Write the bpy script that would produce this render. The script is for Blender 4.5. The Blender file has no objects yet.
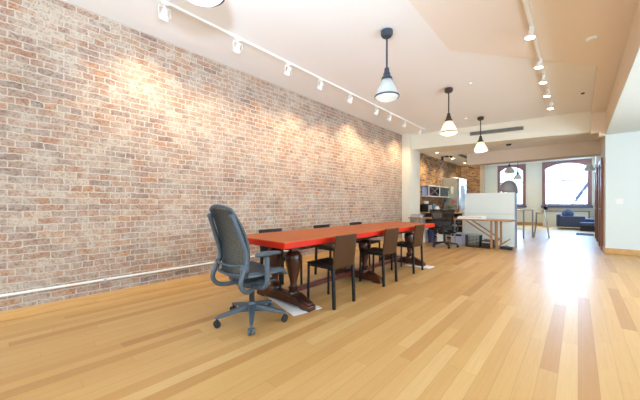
import bpy, bmesh, math, random
from mathutils import Vector, Matrix
R = math.radians; PI = math.pi
random.seed(7)
SC = bpy.context.scene
COL = SC.collection

# ------------------------------------------------------------------ helpers
class MB:
    def __init__(s): s.bm = bmesh.new()
    def box(s, x0, x1, y0, y1, z0, z1):
        v = [s.bm.verts.new((x, y, z)) for x in (x0, x1) for y in (y0, y1) for z in (z0, z1)]
        for f in ((0,1,3,2),(4,6,7,5),(0,4,5,1),(2,3,7,6),(0,2,6,4),(1,5,7,3)): s.bm.faces.new([v[i] for i in f])
        return s
    def obox(s, c, size, rot):
        m = Matrix.Translation(c) @ rot.to_4x4()
        h = [k/2 for k in size]
        v = [s.bm.verts.new(m @ Vector((x*h[0], y*h[1], z*h[2]))) for x in (-1,1) for y in (-1,1) for z in (-1,1)]
        for f in ((0,1,3,2),(4,6,7,5),(0,4,5,1),(2,3,7,6),(0,2,6,4),(1,5,7,3)): s.bm.faces.new([v[i] for i in f])
        return s
    def bar(s, p, q, w, h, up=(0,0,1)):
        p = Vector(p); q = Vector(q); d = (q-p).normalized(); up = Vector(up)
        if abs(d.dot(up)) > .99: up = Vector((0,1,0))
        a = d.cross(up).normalized(); b = a.cross(d)
        r = Matrix((a, d, b)).transposed()
        return s.obox((p+q)/2, (w, (q-p).length, h), r)
    def tube(s, pts, rad, n=10, sx=1.0):
        pts = [Vector(p) for p in pts]
        if not isinstance(rad, (list, tuple)): rad = [rad]*len(pts)
        rings = []; up = Vector((0,0,1)); prev = None
        for i, p in enumerate(pts):
            d = (pts[min(i+1, len(pts)-1)] - pts[max(i-1, 0)]).normalized()
            if prev is None:
                a = d.cross(up if abs(d.z) < .95 else Vector((0,1,0))).normalized()
            else:
                a = (prev - d*prev.dot(d)).normalized()
            prev = a; b = d.cross(a)
            rings.append([s.bm.verts.new(p + a*math.cos(2*PI*k/n)*rad[i]*sx + b*math.sin(2*PI*k/n)*rad[i]) for k in range(n)])
        for A, B in zip(rings, rings[1:]):
            for k in range(n): s.bm.faces.new((A[k], A[(k+1)%n], B[(k+1)%n], B[k]))
        s.bm.faces.new(rings[0][::-1]); s.bm.faces.new(rings[-1])
        return s
    def lathe(s, prof, c=(0,0,0), n=24, m=None, caps=True):
        m = m or Matrix.Identity(4); rings = []
        for r, z in prof:
            rings.append([s.bm.verts.new(Vector(c) + (m @ Vector((r*math.cos(2*PI*k/n), r*math.sin(2*PI*k/n), z)))) for k in range(n)])
        for A, B in zip(rings, rings[1:]):
            for k in range(n): s.bm.faces.new((A[k], A[(k+1)%n], B[(k+1)%n], B[k]))
        if caps:
            s.bm.faces.new(rings[0][::-1]); s.bm.faces.new(rings[-1])
        return s
    def prism(s, pts, d):          # polygon points (3D) extruded by vector d
        d = Vector(d); a = [s.bm.verts.new(p) for p in pts]; b = [s.bm.verts.new(Vector(p)+d) for p in pts]
        s.bm.faces.new(a[::-1]); s.bm.faces.new(b); n = len(pts)
        for k in range(n): s.bm.faces.new((a[k], a[(k+1)%n], b[(k+1)%n], b[k]))
        return s
    def grid(s, f, nu, nv):
        g = [[s.bm.verts.new(f(i/nu, j/nv)) for j in range(nv+1)] for i in range(nu+1)]
        for i in range(nu):
            for j in range(nv): s.bm.faces.new((g[i][j], g[i+1][j], g[i+1][j+1], g[i][j+1]))
        return s
    def build(s, name, mat, parent=None, bevel=0, smooth=True, solid=0, wire=0, sub=0, seg=2):
        bmesh.ops.recalc_face_normals(s.bm, faces=s.bm.faces)
        me = bpy.data.meshes.new(name); s.bm.to_mesh(me); s.bm.free()
        me.materials.append(mat)
        if smooth:
            me.polygons.foreach_set('use_smooth', [True]*len(me.polygons)); me.set_sharp_from_angle(angle=R(38))
        o = bpy.data.objects.new(name, me); COL.objects.link(o)
        if parent is not None: o.parent = parent
        if wire:
            m = o.modifiers.new('w', 'WIREFRAME'); m.thickness = wire; m.use_even_offset = False
        if solid:
            m = o.modifiers.new('s', 'SOLIDIFY'); m.thickness = solid; m.offset = 0
        if sub:
            m = o.modifiers.new('u', 'SUBSURF'); m.levels = sub; m.render_levels = sub
        if bevel:
            m = o.modifiers.new('b', 'BEVEL'); m.width = bevel; m.segments = seg; m.limit_method = 'ANGLE'; m.angle_limit = R(40)
        return o
def tag(o, label, cat, group=None, kind=None):
    if label: o['label'] = label
    if cat: o['category'] = cat
    if group: o['group'] = group
    if kind: o['kind'] = kind
    return o
def thing(name, label, cat, loc, rz=0, group=None):
    o = bpy.data.objects.new(name, None); COL.objects.link(o); o.empty_display_size = .1
    o.location = loc; o.rotation_euler = (0, 0, rz)
    return tag(o, label, cat, group)
KIDS = {}
def children(o): return [c for c in bpy.data.objects if c.parent == o]
def dup(root, loc, rz, label, parent=None):
    def cp(o, par):
        c = o.copy(); COL.objects.link(c); c.parent = par
        for ch in children(o): cp(ch, c)
        return c
    r = cp(root, None); r.location = loc; r.rotation_euler = (0, 0, rz)
    if label: r['label'] = label
    return r
def struct(o): o['kind'] = 'structure'; return o
def crom(pts, k=6):               # Catmull-Rom smoothing of a path
    pts = [Vector(p) for p in pts]; P = [pts[0]*2-pts[1]] + pts + [pts[-1]*2-pts[-2]]; out = []
    for i in range(1, len(P)-2):
        for j in range(k):
            t = j/k; a, b, c, d = P[i-1:i+3]
            out.append(.5*((2*b) + (c-a)*t + (2*a-5*b+4*c-d)*t*t + (3*b-a-3*c+d)*t**3))
    return out + [pts[-1]]

# ------------------------------------------------------------------ materials
def sr(r, g, b):
    f = lambda c: ((c/255+.055)/1.055)**2.4 if c > 10 else c/255/12.92
    return (f(r), f(g), f(b), 1)
def mat(name, col, rough=.5, metal=0, noise=.08, nscale=20, spec=.5, bump=0, coat=0):
    m = bpy.data.materials.new(name); m.use_nodes = True; n = m.node_tree.nodes; l = m.node_tree.links
    b = n['Principled BSDF']; b.inputs['Roughness'].default_value = rough; b.inputs['Metallic'].default_value = metal
    b.inputs['Specular IOR Level'].default_value = spec; b.inputs['Coat Weight'].default_value = coat
    tc = n.new('ShaderNodeTexCoord'); nz = n.new('ShaderNodeTexNoise'); nz.inputs['Scale'].default_value = nscale; nz.inputs['Detail'].default_value = 4
    l.new(tc.outputs['Object'], nz.inputs['Vector'])
    mx = n.new('ShaderNodeMix'); mx.data_type = 'RGBA'
    mx.inputs[6].default_value = tuple(c*(1-noise) for c in col[:3]) + (1,)
    mx.inputs[7].default_value = tuple(min(1, c*(1+noise)) for c in col[:3]) + (1,)
    l.new(nz.outputs['Fac'], mx.inputs[0]); l.new(mx.outputs[2], b.inputs['Base Color'])
    if bump:
        bp = n.new('ShaderNodeBump'); bp.inputs['Strength'].default_value = bump; bp.inputs['Distance'].default_value = .01
        l.new(nz.outputs['Fac'], bp.inputs['Height']); l.new(bp.outputs['Normal'], b.inputs['Normal'])
    return m
def emit(name, col, s):
    m = bpy.data.materials.new(name); m.use_nodes = True; n = m.node_tree.nodes; l = m.node_tree.links
    n.clear(); o = n.new('ShaderNodeOutputMaterial'); e = n.new('ShaderNodeEmission'); e.inputs[0].default_value = col; e.inputs[1].default_value = s
    l.new(e.outputs[0], o.inputs[0]); return m
def math_(n, l, op, a, b=None, c=None):
    x = n.new('ShaderNodeMath'); x.operation = op
    for i, v in enumerate((a, b, c)):
        if v is None: continue
        if isinstance(v, (int, float)): x.inputs[i].default_value = v
        else: l.new(v, x.inputs[i])
    return x.outputs[0]
def ramp(n, l, fac, stops):
    r = n.new('ShaderNodeValToRGB'); r.color_ramp.interpolation = 'LINEAR'
    while len(r.color_ramp.elements) < len(stops): r.color_ramp.elements.new(.5)
    for e, (p, c) in zip(r.color_ramp.elements, stops): e.position = p; e.color = c
    l.new(fac, r.inputs[0]); return r.outputs[0]
def mixc(n, l, f, a, b, mode='MIX'):
    m = n.new('ShaderNodeMix'); m.data_type = 'RGBA'; m.blend_type = mode
    for i, v in ((0, f), (6, a), (7, b)):
        if isinstance(v, (int, float, tuple)): m.inputs[i].default_value = v
        else: l.new(v, m.inputs[i])
    return m.outputs[2]

def brick_mat(name, axis, stops, mortar, white=.35):
    m = bpy.data.materials.new(name); m.use_nodes = True; n = m.node_tree.nodes; l = m.node_tree.links; b = n['Principled BSDF']
    tc = n.new('ShaderNodeTexCoord'); sp = n.new('ShaderNodeSeparateXYZ'); l.new(tc.outputs['Object'], sp.inputs[0])
    u = sp.outputs[axis]; v = sp.outputs['Z']
    wob = n.new('ShaderNodeTexNoise'); wob.inputs['Scale'].default_value = 5; wob.inputs['Detail'].default_value = 3; l.new(tc.outputs['Object'], wob.inputs['Vector'])
    wv = math_(n, l, 'MULTIPLY', math_(n, l, 'SUBTRACT', wob.outputs['Fac'], .5), .045)
    w2 = n.new('ShaderNodeTexNoise'); w2.inputs['Scale'].default_value = 30; l.new(tc.outputs['Object'], w2.inputs['Vector'])
    wv2 = math_(n, l, 'MULTIPLY', math_(n, l, 'SUBTRACT', w2.outputs['Fac'], .5), .022)
    cb = n.new('ShaderNodeCombineXYZ'); l.new(math_(n, l, 'ADD', u, wv2), cb.inputs[0]); l.new(math_(n, l, 'ADD', math_(n, l, 'ADD', v, wv), wv2), cb.inputs[1])
    bt = n.new('ShaderNodeTexBrick'); l.new(cb.outputs[0], bt.inputs['Vector'])
    for k, val in (('Scale', 1), ('Mortar Size', .0078), ('Mortar Smooth', .5), ('Bias', 0), ('Brick Width', .205), ('Row Height', .0705)): bt.inputs[k].default_value = val
    bt.squash = .5; bt.squash_frequency = 6; bt.inputs['Color1'].default_value = (0,0,0,1); bt.inputs['Color2'].default_value = (1,1,1,1); bt.inputs['Mortar'].default_value = (.5,.5,.5,1)
    big = n.new('ShaderNodeTexNoise'); big.inputs['Scale'].default_value = .9; big.inputs['Detail'].default_value = 5; l.new(tc.outputs['Object'], big.inputs['Vector'])
    fine = n.new('ShaderNodeTexNoise'); fine.inputs['Scale'].default_value = 22; fine.inputs['Detail'].default_value = 6; fine.inputs['Roughness'].default_value = .7; l.new(tc.outputs['Object'], fine.inputs['Vector'])
    t = math_(n, l, 'ADD', bt.outputs['Color'], math_(n, l, 'MULTIPLY', math_(n, l, 'SUBTRACT', big.outputs['Fac'], .5), 1.1))
    t = math_(n, l, 'ADD', t, math_(n, l, 'MULTIPLY', math_(n, l, 'SUBTRACT', fine.outputs['Fac'], .5), .5))
    col = ramp(n, l, t, stops)
    ws = n.new('ShaderNodeTexNoise'); ws.inputs['Scale'].default_value = 4.5; ws.inputs['Detail'].default_value = 8; ws.inputs['Roughness'].default_value = .75; l.new(tc.outputs['Object'], ws.inputs['Vector'])
    wash = math_(n, l, 'MULTIPLY', ramp(n, l, ws.outputs['Fac'], [(.42, (0,0,0,1)), (.66, (1,1,1,1))]), white)
    col = mixc(n, l, wash, col, mortar)
    pit = n.new('ShaderNodeTexNoise'); pit.inputs['Scale'].default_value = 55; pit.inputs['Detail'].default_value = 4; l.new(tc.outputs['Object'], pit.inputs['Vector'])
    col = mixc(n, l, 1.0, col, ramp(n, l, pit.outputs['Fac'], [(.32, (.62,.58,.55,1)), (.52, (1,1,1,1))]), 'MULTIPLY')
    m2 = mixc(n, l, fine.outputs['Fac'], tuple(c*.72 for c in mortar[:3])+(1,), tuple(min(1,c*1.15) for c in mortar[:3])+(1,))
    col = mixc(n, l, bt.outputs['Fac'], col, m2)
    l.new(col, b.inputs['Base Color']); b.inputs['Roughness'].default_value = .9; b.inputs['Specular IOR Level'].default_value = .2
    bp = n.new('ShaderNodeBump'); bp.inputs['Strength'].default_value = .55; bp.inputs['Distance'].default_value = .012
    hh = math_(n, l, 'ADD', math_(n, l, 'SUBTRACT', 1, bt.outputs['Fac']), math_(n, l, 'MULTIPLY', fine.outputs['Fac'], .5))
    l.new(hh, bp.inputs['Height']); l.new(bp.outputs['Normal'], b.inputs['Normal'])
    return m
BST = [(0, sr(142,118,108)), (.2, sr(160,134,121)), (.42, sr(170,138,119)), (.6, sr(170,126,103)), (.74, sr(164,143,128)), (.9, sr(182,130,94)), (1, sr(188,168,150))]
BST2 = [(0, sr(70,46,44)), (.2, sr(128,92,72)), (.4, sr(160,122,74)), (.55, sr(98,66,60)), (.75, sr(196,160,92)), (.88, sr(116,84,80)), (1, sr(176,150,120))]
M_brick = brick_mat('weathered_brick', 'Y', BST, sr(202,189,173), .78)
M_brick2 = brick_mat('kitchen_brick', 'Y', BST2, sr(176,150,124), .3)
M_brick3 = brick_mat('end_brick', 'X', BST2, sr(190,170,150), .5)

def floor_mat():
    m = bpy.data.materials.new('oak_strip_floor'); m.use_nodes = True; n = m.node_tree.nodes; l = m.node_tree.links; b = n['Principled BSDF']
    tc = n.new('ShaderNodeTexCoord'); sp = n.new('ShaderNodeSeparateXYZ'); l.new(tc.outputs['Object'], sp.inputs[0])
    W = .098; L = 1.7
    xs = math_(n, l, 'DIVIDE', sp.outputs['X'], W); row = math_(n, l, 'FLOOR', xs)
    wn = n.new('ShaderNodeTexWhiteNoise'); wn.noise_dimensions = '1D'; l.new(row, wn.inputs['W'])
    ys = math_(n, l, 'ADD', math_(n, l, 'DIVIDE', sp.outputs['Y'], L), math_(n, l, 'MULTIPLY', wn.outputs['Value'], 7.3)); cell = math_(n, l, 'FLOOR', ys)
    cv = n.new('ShaderNodeCombineXYZ'); l.new(row, cv.inputs[0]); l.new(cell, cv.inputs[1])
    w2 = n.new('ShaderNodeTexWhiteNoise'); w2.noise_dimensions = '2D'; l.new(cv.outputs[0], w2.inputs['Vector'])
    fx = math_(n, l, 'FRACT', xs); fy = math_(n, l, 'FRACT', ys)
    ex = math_(n, l, 'MULTIPLY', math_(n, l, 'MINIMUM', fx, math_(n, l, 'SUBTRACT', 1, fx)), W)
    ey = math_(n, l, 'MULTIPLY', math_(n, l, 'MINIMUM', fy, math_(n, l, 'SUBTRACT', 1, fy)), L)
    seam = math_(n, l, 'LESS_THAN', math_(n, l, 'MINIMUM', ex, ey), .0011)
    col = ramp(n, l, w2.outputs['Value'], [(0, sr(180,132,76)), (.1, sr(195,149,90)), (.5, sr(203,160,100)), (.85, sr(208,167,107)), (1, sr(213,176,120))])
    mp = n.new('ShaderNodeMapping'); mp.inputs['Scale'].default_value = (60, 2.2, 1); l.new(tc.outputs['Object'], mp.inputs[0])
    g = n.new('ShaderNodeTexNoise'); g.inputs['Scale'].default_value = 1; g.inputs['Detail'].default_value = 6; g.inputs['Roughness'].default_value = .65; g.inputs['Distortion'].default_value = .6; l.new(mp.outputs[0], g.inputs['Vector'])
    off = n.new('ShaderNodeVectorMath'); off.operation = 'ADD'; l.new(mp.outputs[0], off.inputs[0]); l.new(w2.outputs['Color'], off.inputs[1]); l.new(off.outputs[0], g.inputs['Vector'])
    col = mixc(n, l, math_(n, l, 'MULTIPLY', math_(n, l, 'SUBTRACT', g.outputs['Fac'], .35), .55), col, sr(166,112,54))
    col = mixc(n, l, math_(n, l, 'MULTIPLY', seam, .45), col, sr(120,84,50))
    l.new(col, b.inputs['Base Color'])
    rr = math_(n, l, 'ADD', math_(n, l, 'MULTIPLY', g.outputs['Fac'], .14), .29); l.new(rr, b.inputs['Roughness'])
    b.inputs['Specular IOR Level'].default_value = .5
    bp = n.new('ShaderNodeBump'); bp.inputs['Strength'].default_value = .12; bp.inputs['Distance'].default_value = .002
    l.new(math_(n, l, 'SUBTRACT', g.outputs['Fac'], seam), bp.inputs['Height']); l.new(bp.outputs['Normal'], b.inputs['Normal'])
    return m
M_floor = floor_mat()
def wood(name, c1, c2, rough=.35, sc=(3, 30, 30)):
    m = bpy.data.materials.new(name); m.use_nodes = True; n = m.node_tree.nodes; l = m.node_tree.links; b = n['Principled BSDF']
    tc = n.new('ShaderNodeTexCoord'); mp = n.new('ShaderNodeMapping'); mp.inputs['Scale'].default_value = sc; l.new(tc.outputs['Object'], mp.inputs[0])
    g = n.new('ShaderNodeTexNoise'); g.inputs['Scale'].default_value = 1; g.inputs['Detail'].default_value = 6; g.inputs['Distortion'].default_value = .8; l.new(mp.outputs[0], g.inputs['Vector'])
    l.new(ramp(n, l, g.outputs['Fac'], [(.3, c1), (.7, c2)]), b.inputs['Base Color']); b.inputs['Roughness'].default_value = rough
    return m
def glassy(name, tint=(1,1,1,1), gl=.06):
    m = bpy.data.materials.new(name); m.use_nodes = True; n = m.node_tree.nodes; l = m.node_tree.links; n.clear()
    o = n.new('ShaderNodeOutputMaterial'); t = n.new('ShaderNodeBsdfTransparent'); t.inputs[0].default_value = tint
    g = n.new('ShaderNodeBsdfGlossy'); g.inputs['Roughness'].default_value = .03; mx = n.new('ShaderNodeMixShader'); mx.inputs[0].default_value = gl
    l.new(t.outputs[0], mx.inputs[1]); l.new(g.outputs[0], mx.inputs[2]); l.new(mx.outputs[0], o.inputs[0]); return m
def shade_glass(name, col, tr):
    m = bpy.data.materials.new(name); m.use_nodes = True; n = m.node_tree.nodes; l = m.node_tree.links; n.clear()
    o = n.new('ShaderNodeOutputMaterial'); t = n.new('ShaderNodeBsdfTransparent'); t.inputs[0].default_value = col
    tl = n.new('ShaderNodeBsdfTranslucent'); tl.inputs[0].default_value = col; g = n.new('ShaderNodeBsdfGlossy'); g.inputs['Roughness'].default_value = .15
    d = n.new('ShaderNodeBsdfDiffuse'); d.inputs[0].default_value = col
    a = n.new('ShaderNodeMixShader'); a.inputs[0].default_value = .5; l.new(tl.outputs[0], a.inputs[1]); l.new(d.outputs[0], a.inputs[2])
    b = n.new('ShaderNodeMixShader'); b.inputs[0].default_value = tr; l.new(a.outputs[0], b.inputs[1]); l.new(t.outputs[0], b.inputs[2])
    c = n.new('ShaderNodeMixShader'); c.inputs[0].default_value = .1; l.new(b.outputs[0], c.inputs[1]); l.new(g.outputs[0], c.inputs[2])
    l.new(c.outputs[0], o.inputs[0]); return m

M_ceil = mat('ceiling_paint', sr(240,238,236), .9, noise=.01, nscale=2)
M_wall = mat('cream_wall_paint', sr(232,226,208), .85, noise=.015, nscale=3)
M_blue = mat('pale_grey_wall_paint', sr(220,228,224), .85, noise=.015, nscale=3)
M_soffit_lit = mat('soffit_warm_light_tint', sr(238,227,216), .85, noise=.01, nscale=2)  # ceiling paint with the warm light on it mixed into the colour
M_peach = mat('beam_warm_light_tint', sr(236,218,194), .85, noise=.015, nscale=3)  # peach glow of warm light on beam and upper wall, put into the colour
M_base = wood('honey_baseboard', sr(196,146,84), sr(214,168,106), .35, (20, 2, 20))
M_tabletop = wood('orange_varnished_wood', sr(186,86,26), sr(202,106,40), .5, (40, 2, 10))
M_tabedge = mat('red_table_edge', sr(198,34,6), .5, spec=.3)
M_dwood = wood('dark_turned_wood', sr(34,15,9), sr(84,42,24), .28, (8, 8, 8))
M_stretch = mat('red_brown_wood', sr(96,34,24), .35, noise=.2)
M_leather = mat('dark_brown_leather', sr(72,44,20), .55, spec=.2, noise=.1, nscale=50, bump=.1)
M_leathb = mat('black_leather', sr(22,20,21), .45, spec=.3, noise=.1, nscale=50, bump=.1)
M_legr = mat('red_brown_leg', sr(104,42,28), .45)
M_cgrey = mat('blue_grey_plastic', sr(72,84,94), .42)
M_cdark = mat('dark_grey_mesh', sr(54,60,64), .55)
M_rub = mat('black_rubber', sr(24,25,28), .5)
M_black = mat('black_plastic', sr(20,20,22), .4)
M_white = mat('white_paint', sr(238,236,230), .45, noise=.01)
M_steel = mat('brushed_steel', sr(196,202,204), .28, .85)
M_chrome = mat('chrome', sr(210,212,214), .15, 1)
M_pend = mat('slate_grey_enamel', sr(52,62,76), .4)
M_bronze = mat('dark_bronze', sr(58,46,40), .4)
M_shade = shade_glass('ribbed_shade_glass', sr(226,222,206), .25)
M_glass = glassy('window_glass')
M_bulb = emit('warm_bulb', (1, .78, .5, 1), 14)
M_bulbw = emit('lit_lamp_face', (1, .86, .66, 1), 14)
M_dl = emit('downlight_lamp', (1, .84, .6, 1), 12)
M_winwood = mat('mauve_brown_window_wood', sr(146,104,100), .45)
M_sill = mat('slate_sill', sr(96,98,116), .5)
M_deskw = wood('desk_oak', sr(150,104,62), sr(178,130,84), .4, (3, 30, 30))
M_sofa = mat('navy_sofa_fabric', sr(88,100,132), .8, nscale=80)
M_rug = mat('blue_rug_wool', sr(60,92,122), .95, nscale=60)
M_door = wood('chestnut_door_wood', sr(134,86,60), sr(164,108,76), .4, (20, 20, 3))
M_paper = mat('white_paper', sr(236,236,236), .7, noise=.01)
M_part = mat('pale_green_white_panel', sr(218,224,216), .5, noise=.02, nscale=3)

# ------------------------------------------------------------------ setting
CZ = 3.32; WX = -4.1
def F(o): return struct(o)
F(MB().box(-4.3, 3.2, -4.2, 20, -.1, 0).build('floor', M_floor, smooth=False))
F(MB().box(WX-.2, WX, -4.2, 9.0, 0, CZ).build('wall_left', M_brick, smooth=False))
F(MB().box(WX-.2, WX, 9.0, 14.44, 0, 3.6).build('wall_left_kitchen', M_brick2, smooth=False))
XE = -3.12
F(MB().box(WX-.2, -3.3, 14.44, 14.6, 0, 3.6).build('wall_kitchen_end', M_brick3, smooth=False))
F(MB().box(-3.3, XE, 14.44, 14.6, 0, 3.6).build('wall_kitchen_end_plaster', mat('old_plaster', sr(196,188,172), .9, noise=.2, nscale=6), smooth=False))
F(MB().box(WX-.2, 3.2, -4.2, 9.2, CZ, CZ+.15).build('ceiling', M_ceil, smooth=False))
# soffit at the right of the near ceiling, sloping down a little to the beam
F(MB().prism([(-1.35,-4.2,CZ-.001), (-1.35,4.235,CZ-.001), (.22,6.1,CZ-.06), (.22,9.16,CZ-.06), (.47,9.3,CZ-.06), (.47,-4.2,CZ-.06)], (0,0,.1)).build('ceiling_soffit', M_soffit_lit, smooth=False))
# right beam over the alcove
F(MB().box(.47, .75, -4.2, 9.3, 2.77, CZ).build('trim_1', M_peach, smooth=False))
F(MB().box(.4699, 3.2, -4.2, 9.3, 2.74, 2.77).build('ceiling_alcove', M_blue, smooth=False))
F(MB().box(.47, 3.2, 9.3, 9.5, 0, 2.8).build('wall_right_alcove', M_blue, smooth=False))
F(MB().box(.22, .75, 9.18, 9.5, 2.8, CZ).build('wall_right_upper', M_peach, smooth=False))
F(MB().box(.36, .47, 9.2, 9.5, 2.72, 2.82).build('trim_2', M_peach, smooth=False))
F(MB().box(.47, .65, 9.5, 14.2, 0, 3.6).build('wall_right_hall', M_wall, smooth=False))
F(MB().box(.62, .8, 14.2, 19.7, 0, 3.6).build('wall_right_far', M_wall, smooth=False))
wr = MB().box(3.0, 3.2, -4.2, 9.3, 0, .6).box(3.0, 3.2, -4.2, 9.3, 2.6, 2.8)
for y0, y1 in ((-4.2,.3), (2.5,2.7), (4.9,5.1), (7.4,9.3)): wr.box(3.0, 3.2, y0, y1, .6, 2.6)  # unseen openings, added so the alcove fill can enter
F(wr.build('wall_right', M_wall, smooth=False))
# header: sloping face from (top) to (bottom)
hd = MB()
T = [(-3.84,8.5,CZ), (.23,9.17,CZ)]; B = [(-3.84,8.5,2.86), (.37,9.4,2.86)]
hd.prism([T[0], B[0], (-3.84,9.45,2.86), (-3.84,9.45,CZ)], (0,0,0)) if False else None
v = [hd.bm.verts.new(p) for p in (T[0], T[1], B[1], B[0], (-3.84,9.6,CZ), (.23,9.6,CZ), (.37,9.6,2.86), (-3.84,9.6,2.86))]
for f in ((0,1,2,3), (4,7,6,5), (0,4,5,1), (3,2,6,7), (0,3,7,4), (1,5,6,2)): hd.bm.faces.new([v[i] for i in f])
F(hd.build('trim_3', M_wall, smooth=False))
F(MB().box(WX, -3.84, 8.35, 9.1, 0, CZ).build('trim_4', M_wall, smooth=False))
F(MB().box(WX-.2, -2.95, 9.1, 14.44, 2.95, 3.05).build('ceiling_kitchen', M_ceil, smooth=False))
F(MB().box(-2.95, .65, 9.55, 11.1, 2.95, 3.05).build('ceiling_hall', M_ceil, smooth=False))
F(MB().box(-2.95, .47, 11.1, 11.6, 2.55, 3.6).build('trim_5', mat('tan_beam_paint', sr(220,200,178), .85, noise=.02), smooth=False))
F(MB().box(-4.5, .8, 11.6, 19.7, 3.55, 3.7).build('ceiling_far', M_ceil, smooth=False))
F(MB().box(-4.5, -4.3, 14.6, 19.7, 0, 3.6).build('wall_left_far', M_wall, smooth=False))
# far wall with two window openings
W1 = (-1.44, .51, 1.08, 3.42); W2 = (-3.52, -2.16, 1.08, 3.42)
fw = MB()
for x0, x1, z0, z1 in ((-4.5, W2[0], 0, 3.6), (W2[1], W1[0], 0, 3.6), (W1[1], .8, 0, 3.6), (W2[0], W2[1], 0, 1.08), (W1[0], W1[1], 0, 1.08), (W2[0], W2[1], 3.42, 3.6), (W1[0], W1[1], 3.42, 3.6)):
    fw.box(x0, x1, 19.5, 19.8, z0, z1)
F(fw.build('wall_far', M_wall, smooth=False))
def window(num, w):
    x0, x1, z0, z1 = w; xc = (x0+x1)/2; t = thing('window_%d' % num, None, None, (xc, 19.5, z0)); struct(t)
    hw = (x1-x0)/2; H = z1-z0; f = .1
    fr = MB().box(-hw, -hw+f, -.03, .16, 0, H).box(hw-f, hw, -.03, .16, 0, H)
    n = 14; rise = .28          # arched head board
    ys = []
    for k in range(n+1):
        u = -1+2*k/n; ys.append(((hw-f)*u, H-.12-rise*u*u))
    for a, b in zip(ys, ys[1:]):
        fr.prism([(a[0], -.03, a[1]), (b[0], -.03, b[1]), (b[0], -.03, H), (a[0], -.03, H)], (0, .19, 0))
    fr.build('window_frame', M_winwood, t)
    s = MB().box(-hw+f, hw-f, .05, .09, .02, .09).box(-hw+f, hw-f, .03, .1, H*.55, H*.55+.05)
    s.box(-hw+f, -hw+f+.045, .05, .09, .02, H-.3).box(hw-f-.045, hw-f, .05, .09, .02, H-.3)
    s.build('sash', M_winwood, t)
    MB().box(-hw+f, hw-f, .068, .074, .02, H-.1).build('pane', M_glass, t)
    MB().box(-hw-.04, hw+.04, -.1, .05, -.1, .02).build('window_sill', M_sill, t, bevel=.01)
    return t
window(1, W1); window(2, W2)
# white casing between window frames and the ceiling strip
F(MB().box(-4.2, .62, 19.42, 19.5, 3.44, 3.55).build('trim_6', M_white, smooth=False))
# baseboards
def baseb(name, *b): F(MB().box(*b).build(name, M_base, bevel=.006))
baseb('baseboard_left', WX, WX+.018, -4.2, 8.35, 0, .1)
baseb('baseboard_right', .47, 3.0, 9.28, 9.3, 0, .13)
baseb('baseboard_far', -4.3, .62, 19.47, 19.5, 0, .17)
baseb('baseboard_right_hall', .452, .47, 9.28, 9.9, 0, .13)
baseb('baseboard_right_far', .6, .62, 14.2, 19.47, 0, .17)
# rear wall behind the camera with unseen openings added to let daylight and fill in
rw = MB(); rw.box(-4.3, 3.2, -4.4, -4.2, 0, .7).box(-4.3, 3.2, -4.4, -4.2, 3.0, 3.4)
for x0, x1 in ((-4.3,-3.6), (-2.2,-1.6), (-.2,.4), (1.8,3.2)): rw.box(x0, x1, -4.4, -4.2, .7, 3.0)
F(rw.build('wall_back', M_wall, smooth=False))

# conduit on the brick
c = MB().tube([(WX+.018, -4.1, .25), (WX+.018, 8.3, .25)], .014, 10)
cd = thing('wall_conduit', 'thin white pipe running low along the whole brick wall', 'pipe', (0,0,0))
c.build('pipe', M_white, cd)
for k in range(7): MB().box(WX+.0, WX+.034, -.6+k*1.35, -.57+k*1.35, .233, .267).build('clamp', M_steel, cd)

# doors at the right
def door(num, y0, y1, H, off=0):
    t = thing('door_%d' % num, None, None, (.47, (y0+y1)/2, 0)); struct(t); h = (y1-y0)/2
    MB().box(-.05, .02, -h, -h+.09, 0, H).box(-.05, .02, h-.09, h, 0, H).box(-.05, .02, -h+.09, h-.09, H-.09, H).build('casing', M_door, t, bevel=.005)
    MB().box(-.015, .03, -h+.09, h-.09, .01, H-.09).build('door_leaf', bpy.data.materials.get('cream_door') or mat('cream_door', sr(214,196,172), .5), t)
    MB().tube([(-.015, -h+.2, 1.02), (-.06, -h+.2, 1.02), (-.06, -h+.32, 1.02)], .01, 8).build('door_handle', M_steel, t)
door(1, 9.95, 10.9, 2.3)
door(2, 12.3, 13.3, 2.3)

# ------------------------------------------------------------------ lights helpers
def light(name, typ, loc, energy, col=(1,1,1), size=.1, rot=None, **k):
    d = bpy.data.lights.new(name, typ); d.energy = energy; d.color = col
    if typ == 'AREA':
        d.shape = 'RECTANGLE'; d.size = k.get('sx', 1); d.size_y = k.get('sy', 1)
    elif typ != 'SUN': d.shadow_soft_size = size
    if typ == 'SPOT': d.spot_size = k.get('cone', R(60)); d.spot_blend = k.get('blend', .6)
    o = bpy.data.objects.new(name, d); COL.objects.link(o); o.location = loc
    if rot is not None: o.rotation_euler = rot
    if 'aim' in k: o.rotation_euler = (Vector(k['aim'])-Vector(loc)).to_track_quat('-Z', 'Y').to_euler()
    return o
WARM = (1, .76, .5)

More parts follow.
